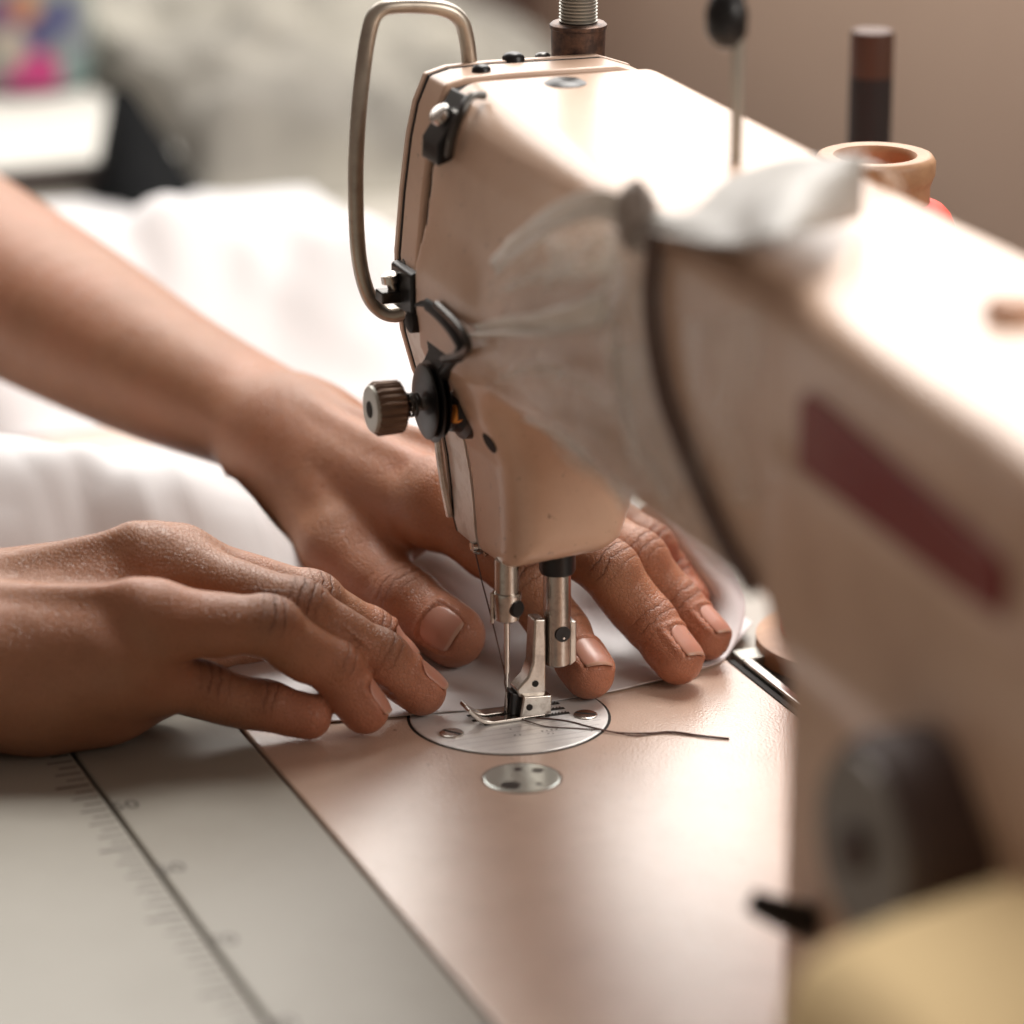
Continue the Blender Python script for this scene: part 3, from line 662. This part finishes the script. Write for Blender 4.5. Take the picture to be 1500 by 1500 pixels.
b=MB(); b.prism(fsh([(1.2,y,z) for y,z in sole]),(3.3,0,0)); b.prism(fsh([(-5.2,y,z) for y,z in sole[1:-1]]),(4.0,0,0)); b.box(NX-5.2,NX+4.5,NY+3.2,NY+9.6,.52,1.48)
foot=b.build('presser_foot',M['steel'],mc,bevel=.28)
b=MB(); b.prism(fsh([(4.45,2.2,2.2),(4.45,11.4,1.9),(4.45,11.6,7.6),(4.45,3.2,8.2)]),(-8.6,0,0)); b.build('foot_block',M['steel'],foot,bevel=.5)
b=MB(); b.lathe(fsh([(4.3,4.9,5.0)])[0],(1,0,0),[(0,.95),(.35,.9)],16); b.lathe(fsh([(2.9,7.2,11.0)])[0],(1,0,0),[(0,.95),(.25,.9)],16); b.build('hinge_pin',M['dark'],foot,smooth=False)
b=MB(); b.prism(fsh([(2.9,2.6,7.4),(2.9,10.4,7.0),(2.9,10.4,14.),(2.9,10.3,29.2),(2.9,7.0,29.6),(2.9,6.4,17),(2.9,4.9,13.0),(2.9,1.6,9.8)]),(-5.6,0,0)); b.build('foot_shank',M['steel'],foot,bevel=.6)
b=MB(); b.prism(fsh([(2.2,17.6,27.4),(2.2,19.6,27.2),(2.2,19.6,15.6),(2.2,17.6,14.4)]),(-4.2,0,0)); b.build('foot_clamp',M['steel'],foot,bevel=.4)
b=MB(); b.prism(fsh([(-3.0,.2,2.3),(-3.0,3.2,2.2),(-3.0,3.2,8.2),(-3.0,.6,9.0)]),(5.4,0,0)); b.build('hinge_spring',M['black'],foot,bevel=.5)
# hinge strip and slide at the back of the bed
b=MB(); b.box(-12,200,72.4,74.2,-6,-1.0); b.build('back_gap',M['dark'],mc,smooth=False)
b=MB(); b.box(-8,200,74.8,78.0,-6,.5); b.build('hinge_bar',M['steel'],mc,bevel=.6)
b=MB(); b.box(-16.5,-8.6,75.,130,-6,.3); b.build('hinge_leaf',M['grey'],mc,bevel=.5)
b=MB(); b.box(-7.9,200,78.4,130,-6,-2.4); b.build('slide_well',M['darksteel'],mc,smooth=False)

# hole drilled in the nose and a scratch beside it, set on the casting's own surface
from mathutils.bvhtree import BVHTree
bpy.context.view_layer.update()
_bm=bmesh.new(); _bm.from_mesh(head.data); _bm.transform(Matrix.Translation(origin_of(mc))); _bv=BVHTree.FromBMesh(_bm)
def on_head(px,py):
    r_=Vector(ray(px,py).tolist()).normalized(); p_,n_,_,_=_bv.ray_cast(Vector((CAM*S).tolist()),r_); return np.array(p_)/S,np.array(n_ if n_.dot(r_)<0 else -n_)
hp_,hn_=on_head(717,649)
b=MB(); b.lathe(hp_-hn_*.5,hn_,[(0,3.1),(.62,3.05)],28); b.build('drilled_hole',M['dark'],head,smooth=False)

# ---------------------------------------------------------------- table boards
t=thing('sewing_table','beige laminate table around the machine with a printed ruler along its board edge','table',(-150,-300,-16))
b=MB(); b.box(-420,420,-119.8,-74.0,-16,-.05); b.build('inner_board',M['table'],t,bevel=.6)
b=MB(); b.box(-420,420,-560,-121.2,-16,.05); ob=b.build('outer_board',mat('pale_laminate',(.35,.335,.295),.5,spec=.35,bump=(500,.12,.0003,'noise'),var=(7,(.30,.285,.245),.4,.7)),t,bevel=.6)
b=MB(); b.box(-1150,420,72.6,215,-16,-3.2); b.build('back_board',mat('grey_laminate',(.34,.315,.27),.35,bump=(400,.15,.0003,'noise')),t,bevel=.6)
b=MB(); b.box(-1150,-421,-560,72,-16,-.4); b.build('side_board',M['table'],t,bevel=.6)
b=MB(); b.box(-420,420,-122,-73,-16,-6); b.build('under_frame',M['darkwood'],t,smooth=False)
b=MB(); x=-30.
k=0
while x<400:
    L_=8.0 if k%10==0 else (6.2 if k%2==0 else 4.4)
    w=.55 if k%10==0 else .36
    b.box(x-w,x+w,-121.9-L_*1.15,-122.1,.06,.09); x+=4.36; k+=1
b.build('ruler_ticks',M['ink'],ob,smooth=False)
def text(s,x,y,z,size,rot,parent,m):
    cu=bpy.data.curves.new('digits','FONT'); cu.body=s; cu.size=size*S; cu.align_x='CENTER'; cu.align_y='CENTER'; cu.extrude=.01*S
    o=bpy.data.objects.new('digits',cu); COL.objects.link(o); o.rotation_euler=(0,0,rot); 
    off=origin_of(parent); me=bpy.data.meshes.new_from_object(o.evaluated_get(bpy.context.evaluated_depsgraph_get())); bpy.data.objects.remove(o)
    o=bpy.data.objects.new('digits',me); COL.objects.link(o); o.rotation_euler=(0,0,rot); me.materials.clear(); me.materials.append(m)
    o.parent=parent; o.location=(x*S-off.x,y*S-off.y,z*S-off.z); return o
for (px,py,s) in ((183,1180,'50'),(250,1272,'60'),(326,1378,'70'),(412,1500,'80')):
    c=AZ(px,py,0); text(s,c[0],c[1],.0,7.6,math.radians(90),t,M['ink'])

# ---------------------------------------------------------------- white fabric under the hands
XE=[(-260,-70),(-170,-52),(-121,-46),(-90,-32),(-75.5,-12.5),(-50.7,-4.6),(-28.2,-1.1),(-9.4,1.9),(10,3.6),(31.2,2.2),(53.6,-2.2),(66,-7.5),(71.6,-11.5),(90,-34)]
YS=[p[0] for p in XE]
def cloth_pt(u,v):
    y=-250+u*340; xe=interp(y,XE); d=(v**1.5)*(262+xe*.4); x=xe-d
    Hy=interp(y,[(-250,44),(-113,46),(-63,44),(-44,37),(-33,20),(-18,8),(20,7),(90,9)])
    up=sstep(22,98,d)*(1-sstep(100,215,d))
    z=.75+Hy*up*1.0
    am=min(1,max(0,d-3)/45)
    z+=am*(4.2*nz(x*.018,y*.026,1.)+1.6*nz(x*.05,y*.05,5)+1.2*abs(nz(x*.035+3,y*.09,9))+up*3.5*nz(x*.03+y*.02,y*.012,4))*(1-sstep(215,262,d)*.6)
    f1=math.exp(-((y-46-.35*d)/6)**2)*sstep(5,40,d)*4.5+math.exp(-((y-8-.5*d)/5)**2)*sstep(6,40,d)*3.0+math.exp(-((y-62+.2*d)/5)**2)*sstep(3,25,d)*3.
    z+=f1*(1-sstep(90,160,d))
    rim=math.exp(-((y+31-.1*(d-60))/5.)**2)*sstep(40,80,d)*(1-sstep(100,160,d))*6
    return (x,y,max(z+rim,.55))
b=MB(); b.sheet(cloth_pt,170,190); 
# turned-up end of the fabric beyond the fingertips
lo_=spline([(2.0,31.5,.9),(0.5,45,1.0),(-3.,58,1.1),(-9.5,69.5,1.4),(-12.,72.3,2.6),(-14.,74.5,6.)],30)
mid_=[AZ(960,1000,1.2),AZ(1020,984,2.2),AZ(1062,962,4.)]
hi_=spline([AZ(938,770,44)+(-34*0,0,0)],2) if False else None
fab=b.build('white_fabric',M['cloth'],None,solid=.35)
tag(fab,'white cotton fabric spread under both hands, its edge running beneath the presser foot','fabric')
def flap(u,v):     # u along the strip from the bed edge up to behind the nose, v across it
    c=spl_a[min(int(u*59),59)]; e=spl_b[min(int(u*59),59)]
    p=c*(1-v)+e*v; bulge=math.sin(v*math.pi)
    n=np.array([.75,-.3,.35]); return p+n*(bulge*(2.2+3.0*math.sin(u*2.6))+.8*nz(u*7,v*4,2))
spl_a=spline([AZ(930,1004,.9),AZ(1008,984,1.1),AX(1035,968,-18),AX(1025,905,-44),AX(992,850,-52),AX(950,792,-60),AX(925,755,-64)],60)
spl_b=spline([AZ(935,1003,.7),AZ(1030,979,.9),AX(1070,955,-14),AX(1092,885,-28),AX(1064,820,-44),AX(1008,760,-56),AX(975,715,-62)],60)
b=MB(); b.sheet(flap,60,16); b.build('turned_edge',M['cloth'],fab,solid=.3)
# heap of the same cloth behind the forearm
def heap_pt(u,v):
    y=-230+u*372; x=-292-v*330
    Hy=interp(y,[(-230,40),(-100,46),(-23,46),(15,50),(41,52),(67,49),(91,40),(102,33),(118,18),(130,7),(142,0)])
    s=x+292; up=sstep(0,92,-s)*(1-sstep(92,235,-s))
    z=Hy*up+up*(9*nz(x*.013,y*.02,3)+6*nz(x*.03,y*.045,8)+12*abs(nz(x*.02+y*.01+5,y*.028,1))-4)
    return (x+8*nz(y*.02,0,4),y,max(z,.2))
b=MB(); b.sheet(heap_pt,90,90); hp_=b.build('white_cloth_heap',M['cloth'],None,solid=.4)
tag(hp_,'soft blurred heap of white cloth lying on the table behind the forearm','cloth heap')

# ---------------------------------------------------------------- threads
b=MB(); b.tube(spline([(NX+.6,NY-.3,8),(NX+.5,NY-.8,10.6)]+[AX(739,985,9),AX(728,938,8),AX(716,890,4),AX(706,852,-2),AX(697,812,-10)],40),.22,6)
nt_=b.build('needle_thread',M['thread'],None); tag(nt_,'thin dark thread slanting down from the machine nose to the needle eye','thread')
b=MB(); pth=[AZ(752,1052,.9),AZ(790,1052,.62),AZ(830,1056,.62),AZ(870,1066,.6),AZ(905,1073,.35),AZ(950,1074,.35),AZ(985,1072,.35),AZ(1030,1078,.4),AZ(1068,1082,.3)]
b.tube(spline(pth,70),[.22]*40+[.26]*20+[.3]*10,6); lt=b.build('loose_thread',M['thread'],None); tag(lt,'loose brown thread tail trailing over the needle plate onto the bed','thread')
b=MB(); b.tube(spline([AZ(765,1054,.9),AZ(800,1064,.62),AZ(845,1067,.62),AZ(885,1070,.7),AZ(930,1078,.3),AZ(975,1074,.3),AZ(1040,1080,.3)],60),.17,6); lt2=b.build('loose_thread',M['thread'],None); tag(lt2,'finer second strand curving beside the longer loose brown thread tail','thread')

# ---------------------------------------------------------------- plastic strip tied round the arm
ps=thing('plastic_strip','crumpled translucent plastic strip knotted round the machine arm with a bow on top','plastic strip',(70,-18,100))
def ruled(L,R,n,m,off,amp,fq):
    A_=spline(L,n); B_=spline(R,n)
    def fn(u,v):
        i=min(int(round(u*(n-1))),n-1); p=A_[i]*(1-v)+B_[i]*v
        return p+np.array(off)*math.sin(v*math.pi)+np.array([0,-1,.15])*amp*nz(u*fq,v*fq*.7,fq)
    return fn
Yp=lambda px,py,y=-19.5:AY(px,py,y)
Lb=[Yp(900,335),Yp(880,430),Yp(886,560),Yp(925,670),Yp(985,770),Yp(1040,838)]
Rb=[Yp(950,335),Yp(944,450),Yp(962,570),Yp(1006,690),Yp(1052,795),Yp(1092,862)]
b=MB(); b.sheet(ruled(Lb,Rb,40,12,(0,-2.,0),1.6,5),40,12); b.build('band',M['film'],ps,solid=.2)
Lf=[Yp(770,350,-18.6),Yp(700,470,-18.6),Yp(742,560,-18.6),Yp(835,670,-18.6),Yp(910,740,-18.6)]
Rf=[Yp(905,335,-18.8),Yp(884,440,-18.8),Yp(888,560,-18.8),Yp(935,690,-18.8),Yp(990,775,-18.8)]
b=MB(); b.sheet(ruled(Lf,Rf,40,14,(0,-2.5,0),4.5,6),40,14); b.build('drape',M['filmthin'],ps,solid=.15)
b=MB(); b.sheet(lambda u,v:AY(1000+115*u+18*v-28*v*u,470+ -20*u+250*v+40*u*v,-18.6)+np.array([0,-2.2,0])*math.sin(math.pi*u)*math.sin(math.pi*v),16,20); b.build('drape',M['filmthin'],ps,solid=.15)
b=MB(); b.tube(spline([p+(1.5,.8,0) for p in Rb],40),[1.8]*40,10); b.build('band_edge_shadow',mat('edge_shadow_tone',(.15,.105,.09),.85),ps)  # dark tube drawn in as the shadow line along the band's edge
kc=AY(932,318,-19)
b=MB(); b.sheet(lambda u,v:kc+np.array([6.0*math.cos(2*math.pi*u)*math.sin(math.pi*v)*(1+.25*nz(u*6,v*5)),5.0*math.sin(2*math.pi*u)*math.sin(math.pi*v),8.5*math.cos(math.pi*v)*(1+.2*nz(u*4,v*6,3))]),24,16)
b.build('knot',mat('knotted_plastic',(.34,.29,.255),.4,var=(60,(.2,.16,.14),.4,.65)),ps)
def rib(path,w0,w1,dirv,tw,n=40,m=7,amp=1.):
    P=spline(path,n); d=np.array(dirv,float)
    def fn(u,v):
        i=min(int(round(u*(n-1))),n-1); p=P[i]; w=w0+(w1-w0)*u
        return p+d*(v-.5)*w+np.array([0,-1,.3])*amp*(math.sin(v*math.pi*2+u*tw)+.8*nz(u*5,v*3,7))
    return fn
b=MB(); b.sheet(rib([kc,AY(880,300,-24),AY(820,318,-25),AY(760,360,-23),AY(722,392,-21)],9,7,(.35,-.1,.93),3.),40,7); b.build('tail',M['filmthick'],ps,solid=.25)
b=MB(); b.sheet(rib([kc+(0,0,-1),AY(880,335,-23),AY(840,360,-24),AY(800,385,-22)],10,18,(.3,-.1,.95),2.,amp=1.6),40,7); b.build('loop',M['film'],ps,solid=.2)
b=MB(); b.sheet(rib([Yp(692,486,-20),Yp(740,480,-22),Yp(800,476,-23),Yp(850,462,-22),Yp(890,440,-20)],4,10,(.2,-.1,.95),4.,amp=1.2),40,7); b.build('crease',M['filmthick'],ps,solid=.2)
for pts in (((728,556),(790,540),(850,556),(900,600)),((742,420),(800,404),(858,396),(905,372)),((770,610),(830,640),(880,690),(930,742)),((900,470),(905,560),(935,650),(985,740))):
    b=MB(); b.sheet(rib([Yp(*q,-21.5) for q in pts],3,6,(.25,-.1,.95),4.,amp=1.4),40,7); b.build('crease',M['film'],ps,solid=.2)
# wide tail lying over the arm top, lifted at the front
T0=[kc+(2,1,2),AZ(1010,310,171.5),AZ(1075,258,174),AZ(1170,232,179),AZ(1268,226,184)]
T1=[kc+(3,-1,-2),AY(1010,352,-20),AY(1080,362,-20.5),AY(1150,362,-21.0)+(0,0,2),AZ(1262,318,171)]
A_=spline(T0,40); B_=spline(T1,40)
def tail2(u,v):
    i=min(int(round(u*39)),39); p=A_[i]*(1-v)+B_[i]*v
    return p+np.array([0,0,1.])*(5.*math.sin(v*math.pi)*u+1.2*nz(u*5,v*4,3))
b=MB(); b.sheet(tail2,40,16); b.build('tail',mat('crumpled_paper_plastic',(.36,.345,.32),.5,var=(40,(.28,.265,.245),.4,.65)),ps,solid=.25)
b=MB(); L1=[kc+(-3,3,3),np.array([kc[0]-10,0,172.8]),np.array([kc[0]-14,30,172.6]),np.array([kc[0]-14,52,171]),np.array([kc[0]-10,55,140]),np.array([kc[0]-4,53.6,100])]
b.sheet(rib(L1,9,11,(1,0,0),1,amp=.15),40,7); b.build('wrap',M['film'],ps,solid=.2)

# ---------------------------------------------------------------- spools behind the arm
sx,sy=-8.,112.
sp=thing('thread_spool','wooden spool with red thread and a wide hollow top behind the machine arm','spool',(sx,sy,-3))
zt=147.5
b=MB(); b.lathe((sx,sy,-3),(0,0,1),[(0,30),(6,30),(8,19),(zt-32,16.6),(zt-26,15.4),(zt-9,15.4),(zt-7.5,15.9),(zt-5.5,16.7),(zt-2,16.8),(zt-.4,15.8),(zt,14.6),(zt-.4,11.6),(zt-2,10.4),(zt-24,10.0)],56,caps=True); b.build('wooden_core',M['wood'],sp,auto=1)
pr_=[(8,19)]; z=8
for k in range(60):
    z=8+k*(zt-30)/60; pr_+=[(z,22.6+.25*math.sin(k*3)),(z+.9,22.0)]
pr_+=[(zt-20,22.6),(zt-17,21.4),(zt-15,19.5),(zt-13.2,15.4)]
b=MB(); b.lathe((sx,sy,-3),(0,0,1),pr_,48); b.build('red_thread',M['red'],sp)
dx,dy=-142.,178.
ds=thing('thread_tube','tall dark thread tube with a brown wooden tip standing behind the hollow wooden spool','spool',(dx,dy,-3))
b=MB(); b.lathe((dx,dy,-3),(0,0,1),[(0,18),(5,18),(6,6.9),(139,6.9)],32); b.build('dark_thread',M['darkthread'],ds,auto=1)
b=MB(); b.lathe((dx,dy,135),(0,0,1),[(0,6.6),(1,6.9),(14.5,6.9),(15.4,6.2)],32); b.build('wooden_tip',M['brownwood'],ds,auto=1)

# ---------------------------------------------------------------- yellow foam block leaning on the pillar, close to the lens
def yel(u,v):
    p=YP[0]*(1-u)*(1-v)+YP[1]*u*(1-v)+YP[2]*(1-u)*v+YP[3]*u*v; return p
fo=MB()
P0=AX(1148,1392,335); P1=AX(1300,1328,335); P2=AX(1520,1252,335)
ring0=[P0,P1,P2,P2+(0,0,-P2[2]),P1+(0,0,-P1[2]),P0+(0,-16,-P0[2])]
rr=[[np.array(q)+np.array([dx_,0,-dz_ if k<3 else 0.]) for k,q in enumerate(ring0)] for dx_,dz_ in ((-2,0),(30,0),(58,5))]
fo.loft(rr); yf=fo.build('yellow_foam_block',M['yellow'],None,bevel=9.)
tag(yf,'out of focus yellow foam block in front of the machine pillar, nearest the camera','foam block')

# ---------------------------------------------------------------- far end of the table
bx=thing('shallow_tray','dark shallow wooden tray lidded with white board at the far left of the table','tray',(-775,20,0))
b=MB(); b.box(-895,-642,-140,92,-.2,10.5); b.build('tray_side',M['darkwood'],bx,bevel=1.)
b=MB(); b.box(-905,-646,-140,95,10.6,13.0); b.build('white_lid',M['paper'],bx,bevel=1.)
jar=thing('plastic_jar','pale plastic jar with a pink and navy printed label on the white tray lid','jar',(-815,82,13.6))
jc=AZ(36,122,13.6)
jar.location=(jc[0]*S,jc[1]*S,13.6*S)
b=MB(); b.lathe((jc[0],jc[1],13.6),(0,0,1),[(0,27),(2.5,31),(8,32.5),(70,33),(80,28)],48); b.build('jar_body',mat('jar_plastic',(.24,.30,.30),.35,var=(30,(.15,.22,.22),.4,.65)),jar,auto=1)
def label_mat():
    m=bpy.data.materials.new('printed_label'); m.use_nodes=True; nt=m.node_tree; N=nt.nodes; L=nt.links; p=N['Principled BSDF']; p.inputs['Roughness'].default_value=.4
    g=N.new('ShaderNodeNewGeometry'); col=None
    sp_=[((46,118),8,(.55,.025,.20)),((70,112),7,(.55,.025,.20)),((22,128),6,(.52,.03,.21)),((52,85),6.,(.56,.07,.24)),((52,48),8,(.055,.06,.2)),((92,22),7,(.07,.075,.22)),((6,146),5,(.28,.14,.42)),((32,12),7,(.55,.25,.12)),((12,66),8,(.52,.47,.40)),((108,60),6,(.24,.27,.33)),((0,20),7,(.22,.10,.20)),((110,110),8,(.26,.38,.37))]
    for (q,r,c) in sp_:
        rr_=ray(*q); o=CAM-np.array([jc[0],jc[1],0]); a=rr_[0]**2+rr_[1]**2; bb=2*(o[0]*rr_[0]+o[1]*rr_[1]); c_=o[0]**2+o[1]**2-33.3**2; dd=bb*bb-4*a*c_
        t_=(-bb-math.sqrt(max(dd,0)))/(2*a); w=(CAM+rr_*t_)*S
        v=N.new('ShaderNodeVectorMath'); v.operation='DISTANCE'; L.new(g.outputs['Position'],v.inputs[0]); v.inputs[1].default_value=w
        mr=N.new('ShaderNodeMapRange'); mr.inputs[1].default_value=r*S*.95; mr.inputs[2].default_value=r*S*1.35; mr.inputs[3].default_value=1; mr.inputs[4].default_value=0; L.new(v.outputs['Value'],mr.inputs[0])
        x=N.new('ShaderNodeMix'); x.data_type='RGBA'; L.new(mr.outputs[0],x.inputs[0])
        if col is None: x.inputs[6].default_value=(.27,.31,.30,1)
        else: L.new(col,x.inputs[6])
        x.inputs[7].default_value=(*c,1); col=x.outputs[2]
    L.new(col,p.inputs['Base Color']); return m
b=MB(); b.lathe((jc[0],jc[1],17.5),(0,0,1),[(0,33.2),(48,33.3)],48,caps=False); b.build('jar_label',label_mat(),jar)
# black cloth hanging in a peak
bc=AZ(212,282,0)
def blk(u,v):
    px=(132+u*168); top=interp(px,[(132,280),(146,262),(158,225),(166,185),(163,138),(178,122),(202,132),(216,155),(245,203),(272,246),(300,284)])
    q=AX(px,286,-622); q[2]=0
    r_=ray(px,top); p=CAM+r_*((-622-CAM[0])/r_[0]); zt_=max(p[2],0.2)
    th=26*(zt_/48+.15)
    if v<.5: w=v/.5; return (q[0]+th*(1-w)*.8+2*nz(u*5,w*3),q[1],zt_*w)
    w=(v-.5)/.5; return (q[0]-th*w*1.2,q[1],zt_*(1-w))
b=MB(); b.sheet(blk,60,21); k_=b.build('black_cloth',M['blackcloth'],None); tag(k_,'black cloth bunched into a peak between the tray and the grey cloth','cloth')
# large pale grey cloth thrown over goods at the back
def gry(u,v):
    y=92+u*255; x=-585-v*430-(1-u)*18
    e=sstep(0,.06,u)*sstep(0,.12,v)*(1-sstep(.86,1,v))*(1-sstep(.9,1,u))
    H=interp(v,[(0,30),(.3,36),(.7,44),(1,40)])*interp(u,[(0,1),(.5,1.05),(.8,.72),(1,.35)])
    z=e*(H+14*nz(x*.012,y*.018,2)+9*nz(x*.03,y*.035,6)+14*abs(nz(x*.014+y*.02,y*.024,9)))
    return (x,y,max(z-3.,-3.))
b=MB(); b.sheet(gry,80,90); gc_=b.build('grey_cloth',M['greycloth'],None,solid=.4); tag(gc_,'large pale grey cloth piled at the back of the table before the brown wall','cloth heap')
dkx=AX(180,6,-960); b=MB(); b.lathe((dkx[0],dkx[1],-3),(0,0,1),[(0,17),(52,17),(56,12),(76,12),(78,9)],28); db=b.build('dark_bottle',M['blackcloth'],None,auto=1); tag(db,'small dark bottle standing behind the jar and the grey cloth','bottle')

# ---------------------------------------------------------------- room
def struct(name,b,m): return tag(b.build(name,m,None,smooth=False),None,None,None,'structure')
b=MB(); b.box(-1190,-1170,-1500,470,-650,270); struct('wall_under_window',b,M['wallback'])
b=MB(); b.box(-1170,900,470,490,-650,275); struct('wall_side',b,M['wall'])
b=MB(); b.box(-1170,1500,-1500,470,-660,-651); struct('floor',b,M['floor'])

# ---------------------------------------------------------------- light: the window, the room, exposure
def area(name,loc,target,sx_,sy_,w,col,spread=180):
    ld=bpy.data.lights.new(name,'AREA'); ld.shape='RECTANGLE'; ld.size=sx_*S; ld.size_y=sy_*S; ld.energy=w; ld.color=col; ld.spread=math.radians(spread)
    o=bpy.data.objects.new(name,ld); COL.objects.link(o); o.location=np.array(loc)*S
    d=Vector((np.array(target)-np.array(loc)).tolist()); o.rotation_euler=d.to_track_quat('-Z','Y').to_euler(); return o
area('window_light',(-1150,520,900),(0,0,60),2000,1150,42,(1,.965,.92))
area('overhead_fill',(-520,420,1200),(0,0,60),620,520,26,(1,.955,.90))  # added lamp overhead, unseen; lifts the arm top and forearm
area('side_fill',(1150,900,760),(20,0,40),800,700,16,(1,.93,.85))  # unseen lamp put in to brighten the near face of the head
w=bpy.data.worlds.new('World'); C.world=w; w.use_nodes=True
w.node_tree.nodes['Background'].inputs[0].default_value=(1,.77,.64,1); w.node_tree.nodes['Background'].inputs[1].default_value=.21
C.view_settings.view_transform='Standard'; C.view_settings.look='None'; C.view_settings.exposure=0; C.view_settings.gamma=1
C.render.engine='CYCLES'; C.cycles.use_denoising=True; C.cycles.max_bounces=8; C.cycles.transparent_max_bounces=12; C.cycles.sample_clamp_indirect=6; C.cycles.caustics_reflective=False; C.cycles.caustics_refractive=False
